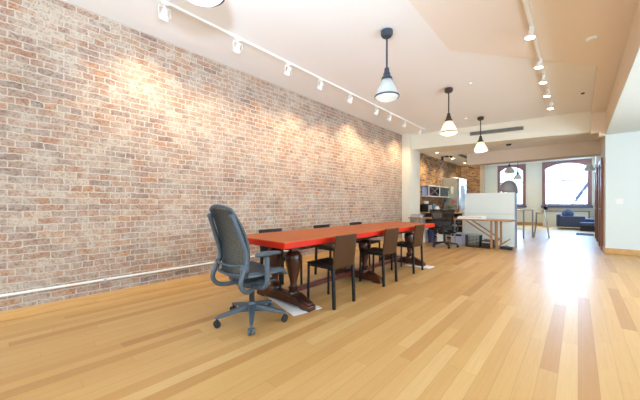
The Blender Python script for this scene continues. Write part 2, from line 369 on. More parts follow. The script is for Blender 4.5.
# ------------------------------------------------------------------ pendants
M_shade_grey = shade_glass('clear_grey_shade_glass', sr(214,220,222), .3)
M_dimbulb = emit('dim_bulb', (1,.92,.8,1), 2)
def pendant(label, loc, m_metal):
    M_shade_ = M_shade_grey if m_metal is M_pend else M_shade
    t = thing('pendant_lamp', label, 'pendant lamp', loc, 0, 'pendant lamps in a row above the table')
    MB().lathe([(.0,.0), (.05,0), (.075,-.015), (.075,-.06), (.055,-.085), (.0,-.09)], n=20, caps=False).build('canopy', m_metal, t)
    MB().tube([(0,0,-.08), (0,0,-.5)], .012, 10).build('rod', m_metal, t)
    MB().lathe([(.0,-.48), (.028,-.48), (.034,-.53), (.045,-.55), (.045,-.575), (.066,-.6), (.07,-.63), (.0,-.632)], n=20, caps=False).build('socket_cap', m_metal, t)
    sh = MB(); n = 40
    prof = [(.06,-.625), (.076,-.66), (.1,-.715), (.12,-.765), (.136,-.805), (.146,-.835)]
    rings = [[sh.bm.verts.new(((rr*(1+.012*(k%2))*math.cos(2*PI*k/n)), (rr*(1+.012*(k%2))*math.sin(2*PI*k/n)), z)) for k in range(n)] for rr, z in prof]
    for A, B_ in zip(rings, rings[1:]):
        for k in range(n): sh.bm.faces.new((A[k], A[(k+1)%n], B_[(k+1)%n], B_[k]))
    sh.build('lamp_shade', M_shade_, t, solid=.004)
    MB().lathe([(.146,-.826), (.155,-.83), (.155,-.842), (.146,-.846)], n=40, caps=False).build('rim', m_metal if m_metal is M_pend else M_bronze, t)
    MB().lathe([(.145,-.84), (.128,-.858), (.09,-.878), (.0,-.884)], n=32, caps=False).build('lens', M_shade_, t)
    MB().lathe([(.0,-.64), (.022,-.66), (.038,-.71), (.034,-.745), (.0,-.765)], n=16, caps=False).build('bulb', M_bulb if m_metal is not M_pend else M_dimbulb, t)
    return t
PY = [.82, 3.21, 5.58, 7.94]
pendant('grey metal pendant lamp nearest the camera, cut by the top edge of the photo', (-1.77, PY[0], CZ), M_pend)
pendant('slate grey pendant lamp with clear ribbed glass shade, the largest whole one over the table', (-1.78, PY[1], CZ), M_pend)
pendant('bronze pendant lamp with glowing cream shade, second whole one in the row', (-1.8, PY[2], CZ), M_bronze)
pendant('bronze pendant lamp with glowing shade hanging in front of the slotted vent', (-1.8, PY[3], CZ), M_bronze)
for k, y in enumerate(PY):
    light('pendant_glow', 'POINT', (-1.8, y, CZ-.79), (5, 1.2, 12, 14)[k], (1,.94,.84) if k < 2 else (1,.84,.64), .03)

# ------------------------------------------------------------------ tracks
tr = thing('track_rail', 'long white lighting track rail along the ceiling beside the brick wall', 'track rail', (-3.3, 0, CZ))
MB().box(-.018, .018, -3.5, 8.1, -.028, 0).build('rail', M_white, tr); MB().box(-.03, .03, 8.1, 8.16, -.034, 0).build('end_cap', M_white, tr)
tr = thing('track_rail', 'white lighting track rail on the ceiling at the right of the pendants', 'track rail', (-.41, 0, CZ-.045))
MB().box(-.018, .018, -3.5, 7.8, -.028, 0).build('rail', M_white, tr); MB().box(-.03, .03, 7.8, 7.86, -.034, 0).build('end_cap', M_white, tr)
MB().box(-.01, .01, 6.6, 6.63, 0, .046).build('spacer', M_white, tr); MB().box(-.01, .01, 7.4, 7.43, 0, .046).build('spacer', M_white, tr)
def spot_left(loc, label):
    t = thing('track_spotlight', label, 'spotlight', loc, 0, 'white spotlights on the track beside the brick wall')
    MB().box(-.02, .02, -.035, .035, -.045, -.026).tube([(0,0,-.04), (0,0,-.07)], .01, 8).build('adapter', M_white, t)
    MB().box(-.006, .006, -.062, .062, -.078, -.068).box(-.006, .006, -.066, -.058, -.078, -.16).box(-.006, .006, .058, .066, -.078, -.16).build('bracket', M_white, t, bevel=.002)
    rot = Matrix.Rotation(R(38), 4, 'Y')       # tilts the can toward the wall (-x)
    MB().lathe([(.0,.055), (.022,.055), (.03,.03), (.03,-.01), (.05,-.03), (.05,-.06), (.045,-.06), (.04,-.045), (.0,-.045)], c=(0,0,-.135), n=20, m=rot, caps=False).build('lamp_can', M_white, t)
    MB().lathe([(.0,-.052), (.043,-.052)], c=(0,0,-.135), n=20, m=rot, caps=False).build('lamp_face', M_bulbw, t)
    return t
LY = [1.14, 2.03, 2.91, 3.65, 4.53, 5.5, 6.1, 6.87, 7.86]
ords = ['nearest to the top left corner', 'second from the top left corner', 'third from the top left corner', 'fourth from the top left corner', 'left of the grey pendant, fifth along the track', 'just below the grey pendant, sixth along the track', 'seventh along the track', 'eighth along the track', 'last one by the white pillar']
sp0 = None
for y, nm in zip(LY, ords):
    lb = 'white gimbal spotlight beside the brick wall, ' + nm
    if sp0 is None: sp0 = spot_left((-3.3, y, CZ), lb)
    else: dup(sp0, (-3.3, y, CZ), 0, lb)
for k, y in enumerate(LY):
    light('wall_wash', 'SPOT', (-3.34, y, CZ-.2), (62, 46, 48, 72, 62, 76, 62, 62, 80)[k], (1, .78, .5), .03, cone=R(92), blend=1, aim=(WX, y+.05, (2.2,1.9,1.9,2.0,1.9,2.4,1.9,2.0,2.4)[k]))
def spot_right(loc, label):
    t = thing('track_spotlight', label, 'spotlight', loc, 0, 'white lamps on the right ceiling track')
    MB().box(-.02, .02, -.035, .035, -.045, -.026).tube([(0,0,-.04), (0,0,-.07)], .01, 8).build('adapter', M_white, t)
    rot = Matrix.Rotation(R(8), 4, 'Y')
    MB().lathe([(.0,0), (.024,0), (.027,-.03), (.027,-.065), (.032,-.075), (.05,-.105), (.054,-.118), (.0,-.118)], c=(0,0,-.03), n=22, m=rot, caps=False).build('lamp_can', M_white, t)
    MB().lathe([(.0,-.128), (.038,-.125), (.05,-.119)], c=(0,0,-.03), n=22, m=rot, caps=False).build('lamp_face', M_bulbw, t)
    return t
RY = [4.22, 5.22, 5.92, 6.71, 7.62]; s0 = None
nm = ['nearest the camera', 'second from the camera', 'middle of the five', 'second from the far end', 'farthest one']
for y, q in zip(RY, nm):
    lb = 'white ceiling spotlight with glowing face on the right track, ' + q
    if s0 is None: s0 = spot_right((-.41, y, CZ-.045), lb)
    else: dup(s0, (-.41, y, CZ-.045), 0, lb)
    light('track_glow', 'SPOT', (-.41, y, CZ-.3), 30, WARM, .04, cone=R(110), blend=.7, aim=(-.6, y, 0))

# ceiling fittings
def puck(name, label, cat, loc, r, h, m):
    return tag(MB().lathe([(.0,0), (r,0), (r,-h*.5), (r*.75,-h), (.0,-h)], c=(0,0,0), n=24, caps=False).build(name, m), label, cat)
o = puck('smoke_detector', 'round white disc detector on the ceiling near the upper right', 'smoke detector', None, .062, .03, M_white); o.location = (.13, 5.05, CZ-.056)
o = puck('ceiling_sensor', 'small dark round sensor on the ceiling close to the right soffit', 'sensor', None, .03, .02, M_bronze); o.location = (.07, 7.6, CZ)
o = puck('sprinkler_head', 'tiny white sprinkler on the ceiling left of the far vent', 'sprinkler', None, .035, .035, M_white); o.location = (-2.1, 7.8, CZ+.004)
o = puck('sprinkler_head', 'tiny white sprinkler on the ceiling between the first two bronze pendants', 'sprinkler', None, .03, .03, M_white); o.location = (-1.44, 5.61, CZ+.004)
o = puck('smoke_detector', 'dark smoke detector on the lower hall ceiling behind the vent header', 'smoke detector', None, .07, .05, M_black); o.location = (-1.54, 10.1, 2.95)
# slot vent on the header face
hdir = Vector((4.1, .78, 0)).normalized(); ang = math.atan2(hdir.y, hdir.x)
vt = thing('slot_vent', 'long grey slotted air vent on the cream header', 'vent', (-1.66, 8.93, 3.13), ang)
MB().box(-.62, .62, -.02, .03, -.05, .05).build('vent_frame', mat('grey_vent', sr(150,146,138), .5), vt)
for k in range(3): MB().box(-.6, .6, -.026, -.018, -.035+k*.026, -.022+k*.026).build('slot', mat('vent_dark', sr(70,66,62), .7), vt)
vt = thing('slot_vent', 'grey slotted vent in the lower kitchen ceiling', 'vent', (-3.16, 11.5, 2.95))
MB().box(-.09, .09, -.5, .5, -.015, 0).build('vent_frame', mat('grey_vent2', sr(140,136,128), .5), vt)
for k in range(2): MB().box(-.06+k*.07, -.02+k*.07, -.47, .47, -.018, -.014).build('slot', mat('vent_dark2', sr(70,66,62), .7), vt)
DLS = [(-3.64,10.07,2.95,'above the microwave'), (-3.64,11.79,2.95,'in front of the refrigerator'), (-3.64,13.34,2.95,'behind the refrigerator'), (-2.39,9.73,2.95,'beside the far bronze pendant'), (-1.42,9.68,2.95,'by the dark smoke detector'), (-3.08,18.2,3.55,'before the left window'), (-1.86,18.4,3.55,'between the two windows')]
for x, y, z, q in DLS:
    t = thing('recessed_downlight', 'round glowing recessed downlight ' + q, 'downlight', (x, y, z), 0, 'recessed ceiling downlights')
    MB().lathe([(.06,0), (.085,0), (.085,-.008), (.06,-.012)], n=24, caps=False).build('ring', M_white, t)
    MB().lathe([(.0,-.006), (.06,-.006)], n=24, caps=False).build('lamp_face', M_dl, t)
    light('downlight_beam', 'SPOT', (x, y, z-.03), 60 if x < -3.5 else 40, (1,.82,.6), .05, cone=R(120), blend=.8, rot=(0,0,0))
t = thing('ceiling_spot_cluster', 'small black twin spotlight on the kitchen ceiling near the brick', 'spotlight', (-3.62, 11.0, 2.95), R(20))
MB().box(-.2, .2, -.03, .03, -.05, -.02).build('bar', M_black, t)
MB().lathe([(0,0),(.05,0),(.05,-.03),(0,-.03)], n=16, caps=False).build('mount', M_black, t)
for s in (-1, 1): MB().lathe([(0,0),(.03,0),(.045,-.1),(0,-.1)], c=(s*.15,0,-.05), n=14, caps=False).build('lamp_can', M_bronze, t)
light('brick_spot', 'SPOT', (-3.4, 11.0, 2.85), 60, (1,.72,.34), .04, cone=R(85), blend=.8, aim=(WX, 11.3, 1.9))
light('brick_spot', 'SPOT', (-3.3, 9.9, 2.85), 50, (1,.72,.34), .04, cone=R(85), blend=.8, aim=(WX, 9.9, 2.0))
light('brick_spot', 'SPOT', (-3.4, 13.2, 2.85), 40, (1,.72,.4), .04, cone=R(90), blend=.8, aim=(-3.8, 14.44, 2.2))

# far pendants by the window
def mini_pendant(label, loc, drop, r):
    t = thing('small_pendant_lamp', label, 'pendant lamp', loc, 0, 'small pendants before the left window')
    MB().lathe([(0,0),(.06,0),(.06,-.03),(0,-.03)], n=14, caps=False).tube([(0,0,-.02),(0,0,-drop)], .012, 8).build('rod', M_bronze, t)
    MB().lathe([(0,-drop+.02),(.04,-drop+.01),(.045,-drop-.08),(0,-drop-.08)], n=14, caps=False).build('socket_cap', M_bronze, t)
    MB().lathe([(.045,-drop-.07),(r*.7,-drop-.15),(r,-drop-.27),(r*.92,-drop-.29),(0,-drop-.3)], n=20, caps=False).build('lamp_shade', M_shade, t)
mini_pendant('small bronze pendant with ribbed shade above the grey dome lamp', (-1.88, 12.5, 3.55), .95, .17)
mini_pendant('smaller farther bronze pendant right of the one over the dome lamp', (-2.0, 15.4, 3.55), .98, .17)
# sconce
t = thing('wall_sconce', 'white cone wall sconce on the right wall beyond the door', 'sconce', (.44, 13.9, 2.45))
MB().box(-.01, .03, -.05, .05, -.08, .08).build('backplate', M_white, t)
MB().lathe([(.05,.14),(.06,.12),(.16,-.1),(.15,-.1),(.05,.1)], c=(-.14,0,0), n=20, caps=False).build('lamp_shade', M_white, t)
t = thing('light_switch', 'white double light switch plate on the pale right wall', 'light switch', (.69, 9.3, 1.2))
MB().box(-.06, .06, -.008, 0, -.06, .06).build('plate', M_white, t, bevel=.003)
for s in (-1, 1): MB().box(s*.028-.014, s*.028+.014, -.013, -.007, -.03, .03).build('rocker', M_white, t, bevel=.002)

# ------------------------------------------------------------------ long table
tx0, tx1, ty0, ty1 = -3.0, -2.06, 1.77, 5.58
tb = thing('dining_table', 'very long orange-topped table with red edges on dark turned trestle legs', 'table', ((tx0+tx1)/2, (ty0+ty1)/2, 0))
hx = (tx1-tx0)/2; hy = (ty1-ty0)/2
MB().box(-hx+.003, hx-.003, -hy+.003, hy-.003, .745, .762).build('tabletop', M_tabletop, tb, bevel=.003)
MB().box(-hx, hx, -hy, hy, .695, .757).build('tabletop_edge', M_tabedge, tb, bevel=.006)['label'] = 'bright red edge band'
MB().box(-hx+.14, hx-.14, -hy+.22, hy-.22, .64, .695).build('apron', M_dwood, tb)
COLP = [(.0,.1),(.062,.1),(.07,.13),(.062,.155),(.045,.165),(.055,.18),(.06,.2),(.04,.215),(.036,.24),(.045,.29),(.066,.37),(.084,.45),(.094,.51),(.09,.56),(.07,.595),(.05,.605),(.062,.615),(.064,.635),(.04,.65),(.06,.67),(.075,.7),(.0,.7)]
for k, ty in enumerate((2.16, 3.6, 5.12)):
    yy = ty-(ty0+ty1)/2
    ft = MB(); prof = [(-.46,.0),(-.46,.055),(-.4,.07),(-.31,.085),(-.26,.13),(.26,.13),(.31,.085),(.4,.07),(.46,.055),(.46,0),(.34,0),(.3,.02),(-.3,.02),(-.34,0)]
    ft.prism([(x, yy-.055, z) for x, z in prof], (0,.11,0))
    foot = ft.build('trestle_foot', M_dwood, tb, bevel=.01)
    for s in (-1, 1):
        MB().prism([(s*.44, yy-.04, .05), (s*.44, yy-.04, .078), (s*.35, yy-.04, .11), (s*.27, yy-.04, .15), (s*.2, yy-.04, .15), (s*.2, yy-.04, .1)], (0,.08,0)).build('foot_scroll', M_dwood, foot, bevel=.008)
    for s in (-1, 1): MB().lathe(COLP, c=(s*.165, yy, 0), n=28, caps=False).build('trestle_leg', M_dwood, tb)
    MB().box(-.4, .4, yy-.045, yy+.045, .66, .7).build('trestle_cap', M_dwood, tb, bevel=.01)
MB().box(-.035, .035, -1.32, 1.48, .075, .125).build('stretcher', M_stretch, tb, bevel=.006)
tag(MB().prism([(-2.78,2.12,.0),(-2.12,1.94,.0),(-2.06,2.3,.0),(-2.36,2.34,.0)], (0,0,.003)).build('paper_sheet', M_paper), 'white sheet lying on the floor under the nearest trestle foot', 'paper')
tag(MB().prism([(-2.4,4.98,.0),(-1.93,4.98,.0),(-1.93,5.24,.0),(-2.4,5.24,.0)], (0,0,.003)).build('paper_sheet', M_paper), 'white sheet on the floor under the farthest trestle foot', 'paper')

# ------------------------------------------------------------------ leather dining chairs (local: faces +Y)
def dining_chair(label, loc, rz, ml, ms, group):
    t = thing('dining_chair', label, 'chair', loc, rz, group); w = .19
    MB().box(-w, w, -.19, .2, .435, .465).build('seat', ms, t, bevel=.01)
    def bk(u, v):
        x = (u*2-1)*w; z = .43+.36*v
        return (x, -.185-.045*v-.018*(1-(u*2-1)**2), z)
    MB().grid(bk, 10, 8).build('backrest', ml, t, solid=.022, bevel=.004)
    for s in (-1, 1):
        MB().prism([(s*w-.02*(s>0), -.2, .45), (s*w+.02*(s<0), -.2, .45), (s*w+.02*(s<0), -.162, .45), (s*w-.02*(s>0), -.162, .45)], (0,0,-.01)).bar((s*(w-.012), -.185, .45), (s*(w-.008), -.2, 0), .036, .028, (0,1,0)).build('leg', ms, t, bevel=.004)
        MB().bar((s*(w-.012), .183, .44), (s*(w-.01), .19, 0), .022, .024, (0,1,0)).build('leg', ms, t, bevel=.003)
    MB().box(-w+.02, w-.02, -.16, .17, .415, .437).build('seat_frame', ms, t)
    return t
G1 = 'dark leather chairs along the near side of the table'; G2 = 'black chairs along the wall side of the table'
ch = dining_chair('dark brown leather chair on the near side of the table, closest to the camera', (-2.13, 2.53, 0), R(90), M_leather, M_leathb, G1)
dup(ch, (-2.17, 3.65, 0), R(90), 'dark brown leather chair on the near side of the table, middle of the three')
dup(ch, (-2.18, 4.62, 0), R(91), 'dark brown leather chair on the near side of the table, farthest of the three')
c2 = dining_chair('black chair against the far long side, right behind the grey swivel chair', (-2.88, 2.42, 0), R(-90), M_leathb, M_leathb, G2)
dup(c2, (-2.93, 3.52, 0), R(-90), 'black chair on the brick wall side of the table, middle of the three backs')
dup(c2, (-2.93, 4.5, 0), R(-89), 'black chair on the brick wall side of the table, farthest of the three backs')

# ------------------------------------------------------------------ task chair (local: faces +Y)
oc = thing('task_chair', 'blue-grey swivel office chair with perforated back at the near end of the orange table', 'office chair', (-2.35, 1.6, 0), R(3))
A0 = R(-107)
for k in range(5):
    a = A0 + k*2*PI/5 - R(3); d = Vector((math.cos(a), math.sin(a), 0)); e = d*.325
    up = Vector((0,0,1)); leg = MB()
    n = Vector((-d.y, d.x, 0))
    st = [(.03,.036,.1,.165),(.12,.03,.105,.15),(.32,.017,.078,.1),(.34,.015,.075,.095)]
    rings = []
    for r, w, z0, z1 in st: rings.append([leg.bm.verts.new(d*r + n*sx*w + up*z) for sx, z in ((-1,z0),(1,z0),(.8,z1),(-.8,z1))])
    for A, B_ in zip(rings, rings[1:]):
        for i in range(4): leg.bm.faces.new((A[i], A[(i+1)%4], B_[(i+1)%4], B_[i]))
    leg.bm.faces.new(rings[0]); leg.bm.faces.new(rings[-1][::-1])
    L = leg.build('base_leg', M_cgrey, oc, bevel=.006)
    cs = MB(); rot = Matrix((d, up, n)).transposed().to_4x4()   # wheel axis along n
    for s in (-1, 1): cs.lathe([(.0,-.011),(.026,-.011),(.03,-.006),(.03,.006),(.026,.011),(.0,.011)], c=Vector(e)+n*s*.018+Vector((0,0,.03)), n=18, m=rot, caps=False)
    cs.tube([e+Vector((0,0,.03)), e+Vector((0,0,.08))], .009, 8)
    cs.build('caster', M_cgrey if k % 2 else M_rub, oc)
MB().lathe([(.0,.09),(.034,.09),(.042,.11),(.04,.165),(.03,.185),(.0,.185)], n=20, caps=False).build('hub', M_cgrey, oc)
MB().tube([(0,0,.17),(0,0,.3)], .026, 14).tube([(0,0,.28),(0,0,.36)], .016, 12).build('gas_column', M_black, oc)
MB().box(-.09, .09, -.12, .12, .345, .395).box(-.2, .2, -.1, -.02, .35, .385).box(-.17, .17, .04, .16, .38, .405).build('tilt_mechanism', M_cdark, oc, bevel=.012)
def seatf(u, v):
    x = (u*2-1)*.235; y = -.2+.46*v
    z = .49 + .018*(u*2-1)**2 - .05*max(0, v-.72)**2*12/1.0 + .015*max(0,.25-v)
    x *= (1-.18*(abs(v-.45)*1.6)**2.5)
    return (x, y, z)
MB().grid(seatf, 16, 14).build('seat', mat('slate_seat_mesh', sr(66,74,80), .6), oc, solid=.035, bevel=.01)
rimp = [seatf(u, v) for u, v in [(0,v/8) for v in range(9)]+[(u/8,1) for u in range(1,9)]+[(1,1-v/8) for v in range(1,9)]+[(1-u/8,0) for u in range(1,8)]]
rimp.append(rimp[0]); MB().tube([(p[0],p[1],p[2]-.018) for p in rimp], .016, 8).build('seat_rim', M_cgrey, oc)
def backf(u, v, off=0):
    s = u*2-1; hw = .18+.03*math.sin(PI*min(1, v*1.15))-.03*max(0, v-.8)*5*.5
    z = .48 + .6*v + (.035*(1-s*s) if v > .97 else .035*(1-s*s)*v**3)
    y = -.2 - .13*v + .06*math.sin(PI*v) - .035*(1-s*s) + off - .055*max(0, v-.85)
    return (s*hw, y, z)
MB().grid(lambda u, v: backf(u, v), 26, 40).build('back_mesh', M_cdark, oc, wire=.0055, smooth=False)
MB().grid(lambda u, v: backf(.03+u*.94, .02+v*.94, .012), 10, 14).build('back_pad', mat('dark_pad', sr(150,136,114), .8), oc)
rp = [(0,v/14) for v in range(15)]+[(u/8,1) for u in range(1,9)]+[(1,1-v/14) for v in range(1,15)]+[(1-u/8,0) for u in range(1,8)]
rp = [backf(*q) for q in rp]; rp.append(rp[0])
MB().tube(rp, .013, 8).build('back_rim', M_cgrey, oc)
for s in (-1, 1):
    path = crom([(s*.12,-.06,.375),(s*.18,-.15,.355),(s*.213,-.235,.37),(s*.22,-.285,.44),(s*.216,-.255,.53),(s*.21,-.215,.62),(s*.206,-.225,.72),(s*.196,-.275,.86),(s*.182,-.325,.99),(s*.176,-.34,1.02)], 5)
    MB().tube(path, [.021]*len(path), 10, sx=1.0).build('back_upright', M_cgrey, oc)
    MB().lathe([(0,-.026),(.02,-.022),(.024,0),(.02,.022),(0,.026)], c=(s*.174,-.335,1.022), n=14, m=Matrix.Rotation(R(90),4,'Y'), caps=False).build('upright_cap', M_cgrey, oc)
    MB().lathe([(0,-.018),(.034,-.018),(.042,-.008),(.042,.008),(.034,.018),(0,.018)], c=(s*.212,-.24,.57), n=20, m=Matrix.Rotation(R(90),4,'X') @ Matrix.Rotation(R(s*25),4,'Y'), caps=False).build('lumbar_knob', M_cgrey, oc)
for zz in (.52, .6):
    MB().tube(crom([(-.21,-.235,zz),(-.1,-.28,zz-.012),(.1,-.28,zz-.012),(.21,-.235,zz)], 5), .01, 8).build('lumbar_bar', M_cgrey, oc)
for s in (-1, 1):
    MB().tube(crom([(s*.14,-.06,.37),(s*.24,-.06,.375),(s*.285,-.05,.42),(s*.287,-.05,.5),(s*.282,-.05,.655)], 5), [.024]*21, 10).build('arm_post', M_cgrey, oc)
    ap = MB()
    sec = [(-.11,.014,.012),(-.09,.034,.02),(-.02,.045,.022),(.08,.042,.02),(.15,.034,.016),(.175,.014,.01)]
    rings = [[ap.bm.verts.new((s*.28 + w*math.cos(2*PI*k/12), yv-.06, .675+h*math.sin(2*PI*k/12)+.01*math.cos(yv*8))) for k in range(12)] for yv, w, h in sec]
    for A, B_ in zip(rings, rings[1:]):
        for i in range(12): ap.bm.faces.new((A[i], A[(i+1)%12], B_[(i+1)%12], B_[i]))
    ap.bm.faces.new(rings[0]); ap.bm.faces.new(rings[-1][::-1]); ap.build('arm_pad', M_cgrey, oc)

# second office chair at the desk (faces +Y, we see its back)
m2 = thing('mesh_office_chair', 'black mesh swivel chair with wide top pulled up to the wooden desk', 'office chair', (-2.64, 7.85, -.0), R(8))
for k in range(5):
    a = R(-60)+k*2*PI/5; d = Vector((math.cos(a), math.sin(a), 0))
    MB().bar(d*.03+Vector((0,0,.13)), d*.32+Vector((0,0,.085)), .045, .035).build('base_leg', M_black, m2, bevel=.005)
    MB().lathe([(0,-.02),(.03,-.02),(.03,.02),(0,.02)], c=d*.32+Vector((0,0,.031)), n=14, m=Matrix.Rotation(a,4,'Z') @ Matrix.Rotation(R(90),4,'X'), caps=False).tube([d*.32+Vector((0,0,.05)), d*.32+Vector((0,0,.09))], .01, 6).build('caster', M_rub, m2)
MB().tube([(0,0,.1),(0,0,.36)], .028, 12).build('gas_column', M_black, m2)
MB().box(-.12, .12, -.16, .14, .35, .41).build('tilt_mechanism', M_black, m2, bevel=.015)
MB().grid(lambda u, v: ((u*2-1)*.25*(1-.1*abs(v*2-1)**3), -.22+.46*v, .46+.02*(u*2-1)**2-.03*max(0,v-.8)), 12, 10).build('seat', M_black, m2, solid=.03)
def b2(u, v):
    s = u*2-1; hw = .2+.09*v**1.3; return (s*hw, -.24-.1*v+.03*math.sin(PI*v)-.05*(1-s*s), .52+.47*v)
MB().grid(b2, 16, 18).build('back_mesh', mat('brown_black_mesh', sr(52,44,42), .6), m2, wire=.012, smooth=False)
MB().grid(b2, 10, 10).build('back_membrane', glassy('sheer_mesh', (.22,.2,.2,1), .05), m2)
rp = [b2(*q) for q in [(0,v/8) for v in range(9)]+[(u/6,1) for u in range(1,7)]+[(1,1-v/8) for v in range(1,9)]+[(1-u/6,0) for u in range(1,7)]]
MB().tube(rp, .02, 8).build('back_rim', M_black, m2)
MB().tube(crom([(0,-.12,.38),(0,-.3,.42),(0,-.34,.56),(0,-.33,.66)], 4), .024, 8).build('back_upright', M_black, m2)
MB().box(-.2, .2, -.33, -.3, .6, .7).build('lumbar_pad', M_black, m2, bevel=.01)
for s in (-1, 1):
    MB().tube(crom([(s*.1,-.1,.39),(s*.3,-.12,.42),(s*.33,-.08,.55),(s*.33,-.03,.64)], 4), .018, 8).build('arm_post', M_black, m2)
    MB().box(s*.33-.045, s*.33+.045, -.14, .14, .64, .67).build('arm_pad', M_black, m2, bevel=.012)

# ------------------------------------------------------------------ desk
dk = thing('folding_desk', 'long brown wooden plank desk on folding legs in front of the pale panel', 'desk', (-2.6, 8.5, 0))
MB().box(-1.2, 1.42, -.36, .3, .715, .745).build('desktop', M_deskw, dk, bevel=.004)
for x in (.98, 1.1):
    for y in (-.28, .24): MB().box(x-.022, x+.022, y-.022, y+.022, 0, .715).build('leg', M_deskw, dk, bevel=.003)
for y in (-.28, .24):
    MB().bar((.98, y, .3), (.4, y, .7), .03, .03).build('brace', M_deskw, dk)
    MB().bar((1.1, y, .06), (1.3, y+.02, .24), .028, .028).build('foot_strut', M_deskw, dk)
MB().box(1.08, 1.12, -.28, .24, .22, .27).build('crossbar', M_deskw, dk)
for x, y in ((-1.1,-.28), (-1.1,.24), (.05,-.1)): MB().box(x-.018, x+.018, y-.018, y+.018, 0, .715).build('leg', M_steel, dk)['label'] = 'steel leg'
# keyboard
kb = thing('electronic_keyboard', 'white keyboard lying on the wooden desk right of the black mesh chair', 'keyboard', (-2.12, 8.42, .745), R(6))
MB().prism([(-.34,-.14,0),(-.34,.14,0),(-.34,.14,.07),(-.34,-.14,.035)], (.68,0,0)).build('case', M_white, kb, bevel=.008)
MB().box(-.3, .24, -.1, -.01, .035, .052).build('keys', mat('grey_keys', sr(176,178,180), .5), kb, bevel=.004)
# books on desk left
for k, (c_, q) in enumerate((((60,80,86),'bottom teal book of the small stack on the left end of the desk'), ((214,212,204),'white book in the middle of the small stack on the desk'), ((40,44,54),'dark top book of the small stack on the left end of the desk'))):
    t = thing('book', q, 'book', (-3.62, 8.38, .745+k*.028), R(8-9*k), 'books stacked on the desk')
    MB().box(-.15+.01*k, .15, -.1, .1, 0, .004).box(-.15+.01*k, .15, -.1, .1, .023, .027).box(-.15+.01*k, -.146+.01*k, -.1, .1, .004, .023).build('cover', mat('cover%d'%k, sr(*c_), .5), t)
    MB().box(-.144+.01*k, .146, -.096, .096, .004, .023).build('pages', M_paper, t)
t = thing('laptop', 'small white laptop-like stand on the desk left of the black mesh chair', 'laptop', (-3.05, 8.4, .745), R(10))
MB().box(-.13, .13, -.09, .09, 0, .015).build('base', M_white, t, bevel=.004)
MB().bar((-.0,.09,.015), (0,.13,.13), .26, .008, (0,1,0)).build('screen', M_white, t)

# under-desk things
def case(name, label, cat, x0, x1, y0, y1, h, m, detail=True, group=None):
    t = thing(name, label, cat, ((x0+x1)/2, (y0+y1)/2, 0), 0, group); a = (x1-x0)/2; b = (y1-y0)/2
    MB().box(-a, a, -b, b, 0, h).build('body', m, t, bevel=.01)
    if detail: MB().box(-a+.03, a-.03, -b-.006, -b, h*.72, h*.88).build('front_panel', M_black if m is not M_black else M_steel, t)
    return t
case('storage_box', 'white storage box on the floor under the desk left of the blue bin', 'box', -3.62, -3.4, 8.35, 8.7, .42, M_white)
case('storage_box', 'white narrow computer-like box under the desk right of the blue bin', 'box', -3.06, -2.9, 8.45, 8.85, .46, M_white)
t = thing('waste_bin', 'dark blue bin standing under the desk between two white boxes', 'bin', (-3.24, 8.5, 0))
MB().lathe([(0,0),(.085,0),(.11,.36),(.1,.36),(.08,.01),(0,.01)], n=20, caps=False).build('body', mat('navy_plastic', sr(40,52,92), .5), t)
MB().lathe([(.1,.355),(.118,.355),(.118,.375),(.1,.375)], n=20, caps=False).build('rim', M_black, t)
case('storage_box', 'pale grey large box on the floor behind the legs of the mesh chair', 'box', -2.72, -2.4, 8.6, 8.86, .33, mat('pale_grey_plastic', sr(196,198,214), .5))
cr = thing('wire_crate', 'black wire crate on the floor under the right half of the desk', 'crate', (-2.08, 8.45, 0))
MB().box(-.17, .17, -.14, .14, 0, .02).build('bottom', M_black, cr)
for s in (-1, 1):
    MB().grid(lambda u, v: (-.17+.34*u, s*.14, .02+.31*v), 10, 8).build('side_mesh', M_black, cr, wire=.008, smooth=False)
    MB().grid(lambda u, v: (s*.17, -.14+.28*u, .02+.31*v), 8, 8).build('side_mesh', M_black, cr, wire=.008, smooth=False)
MB().box(-.18, .18, -.15, -.135, .32, .34).box(-.18, .18, .135, .15, .32, .34).box(-.18, -.165, -.15, .15, .32, .34).box(.165, .18, -.15, .15, .32, .34).build('rim', M_steel, cr)
case('desktop_printer', 'flat black printer on the floor between the crate and the desk legs', 'printer', -1.87, -1.64, 8.28, 8.7, .2, M_black)
pr = thing('cable_box', 'low black box with cables on the floor at the right end of the desk', 'box', (-1.34, 8.5, 0))
MB().box(-.13, .13, -.12, .12, 0, .07).build('body', M_black, pr, bevel=.01)
MB().tube(crom([(-.1,-.05,.085),(-.02,.06,.1),(.05,-.06,.1),(.12,.03,.085)], 5), .014, 8).build('cable', M_white, pr)

# ------------------------------------------------------------------ pale partition
pt = thing('partition_cabinet', 'tall pale greenish-white panel cabinet standing behind the wooden desk', 'cabinet', (-1.87, 9.3, 0), R(4))
MB().box(-.62, .6, -.18, .2, .0, .87).build('lower_panel', M_part, pt, bevel=.004)
MB().box(-.62, .6, -.18, .2, .876, 1.46).build('upper_panel', M_part, pt, bevel=.004)
MB().box(-.6, .58, -.165, .19, .865, .88).build('joint', mat('grey_joint', sr(150,156,152), .6), pt)
MB().box(.6, .63, -.175, .2, 0, 1.44).build('side_panel', mat('blue_grey_side', sr(120,136,160), .5), pt)

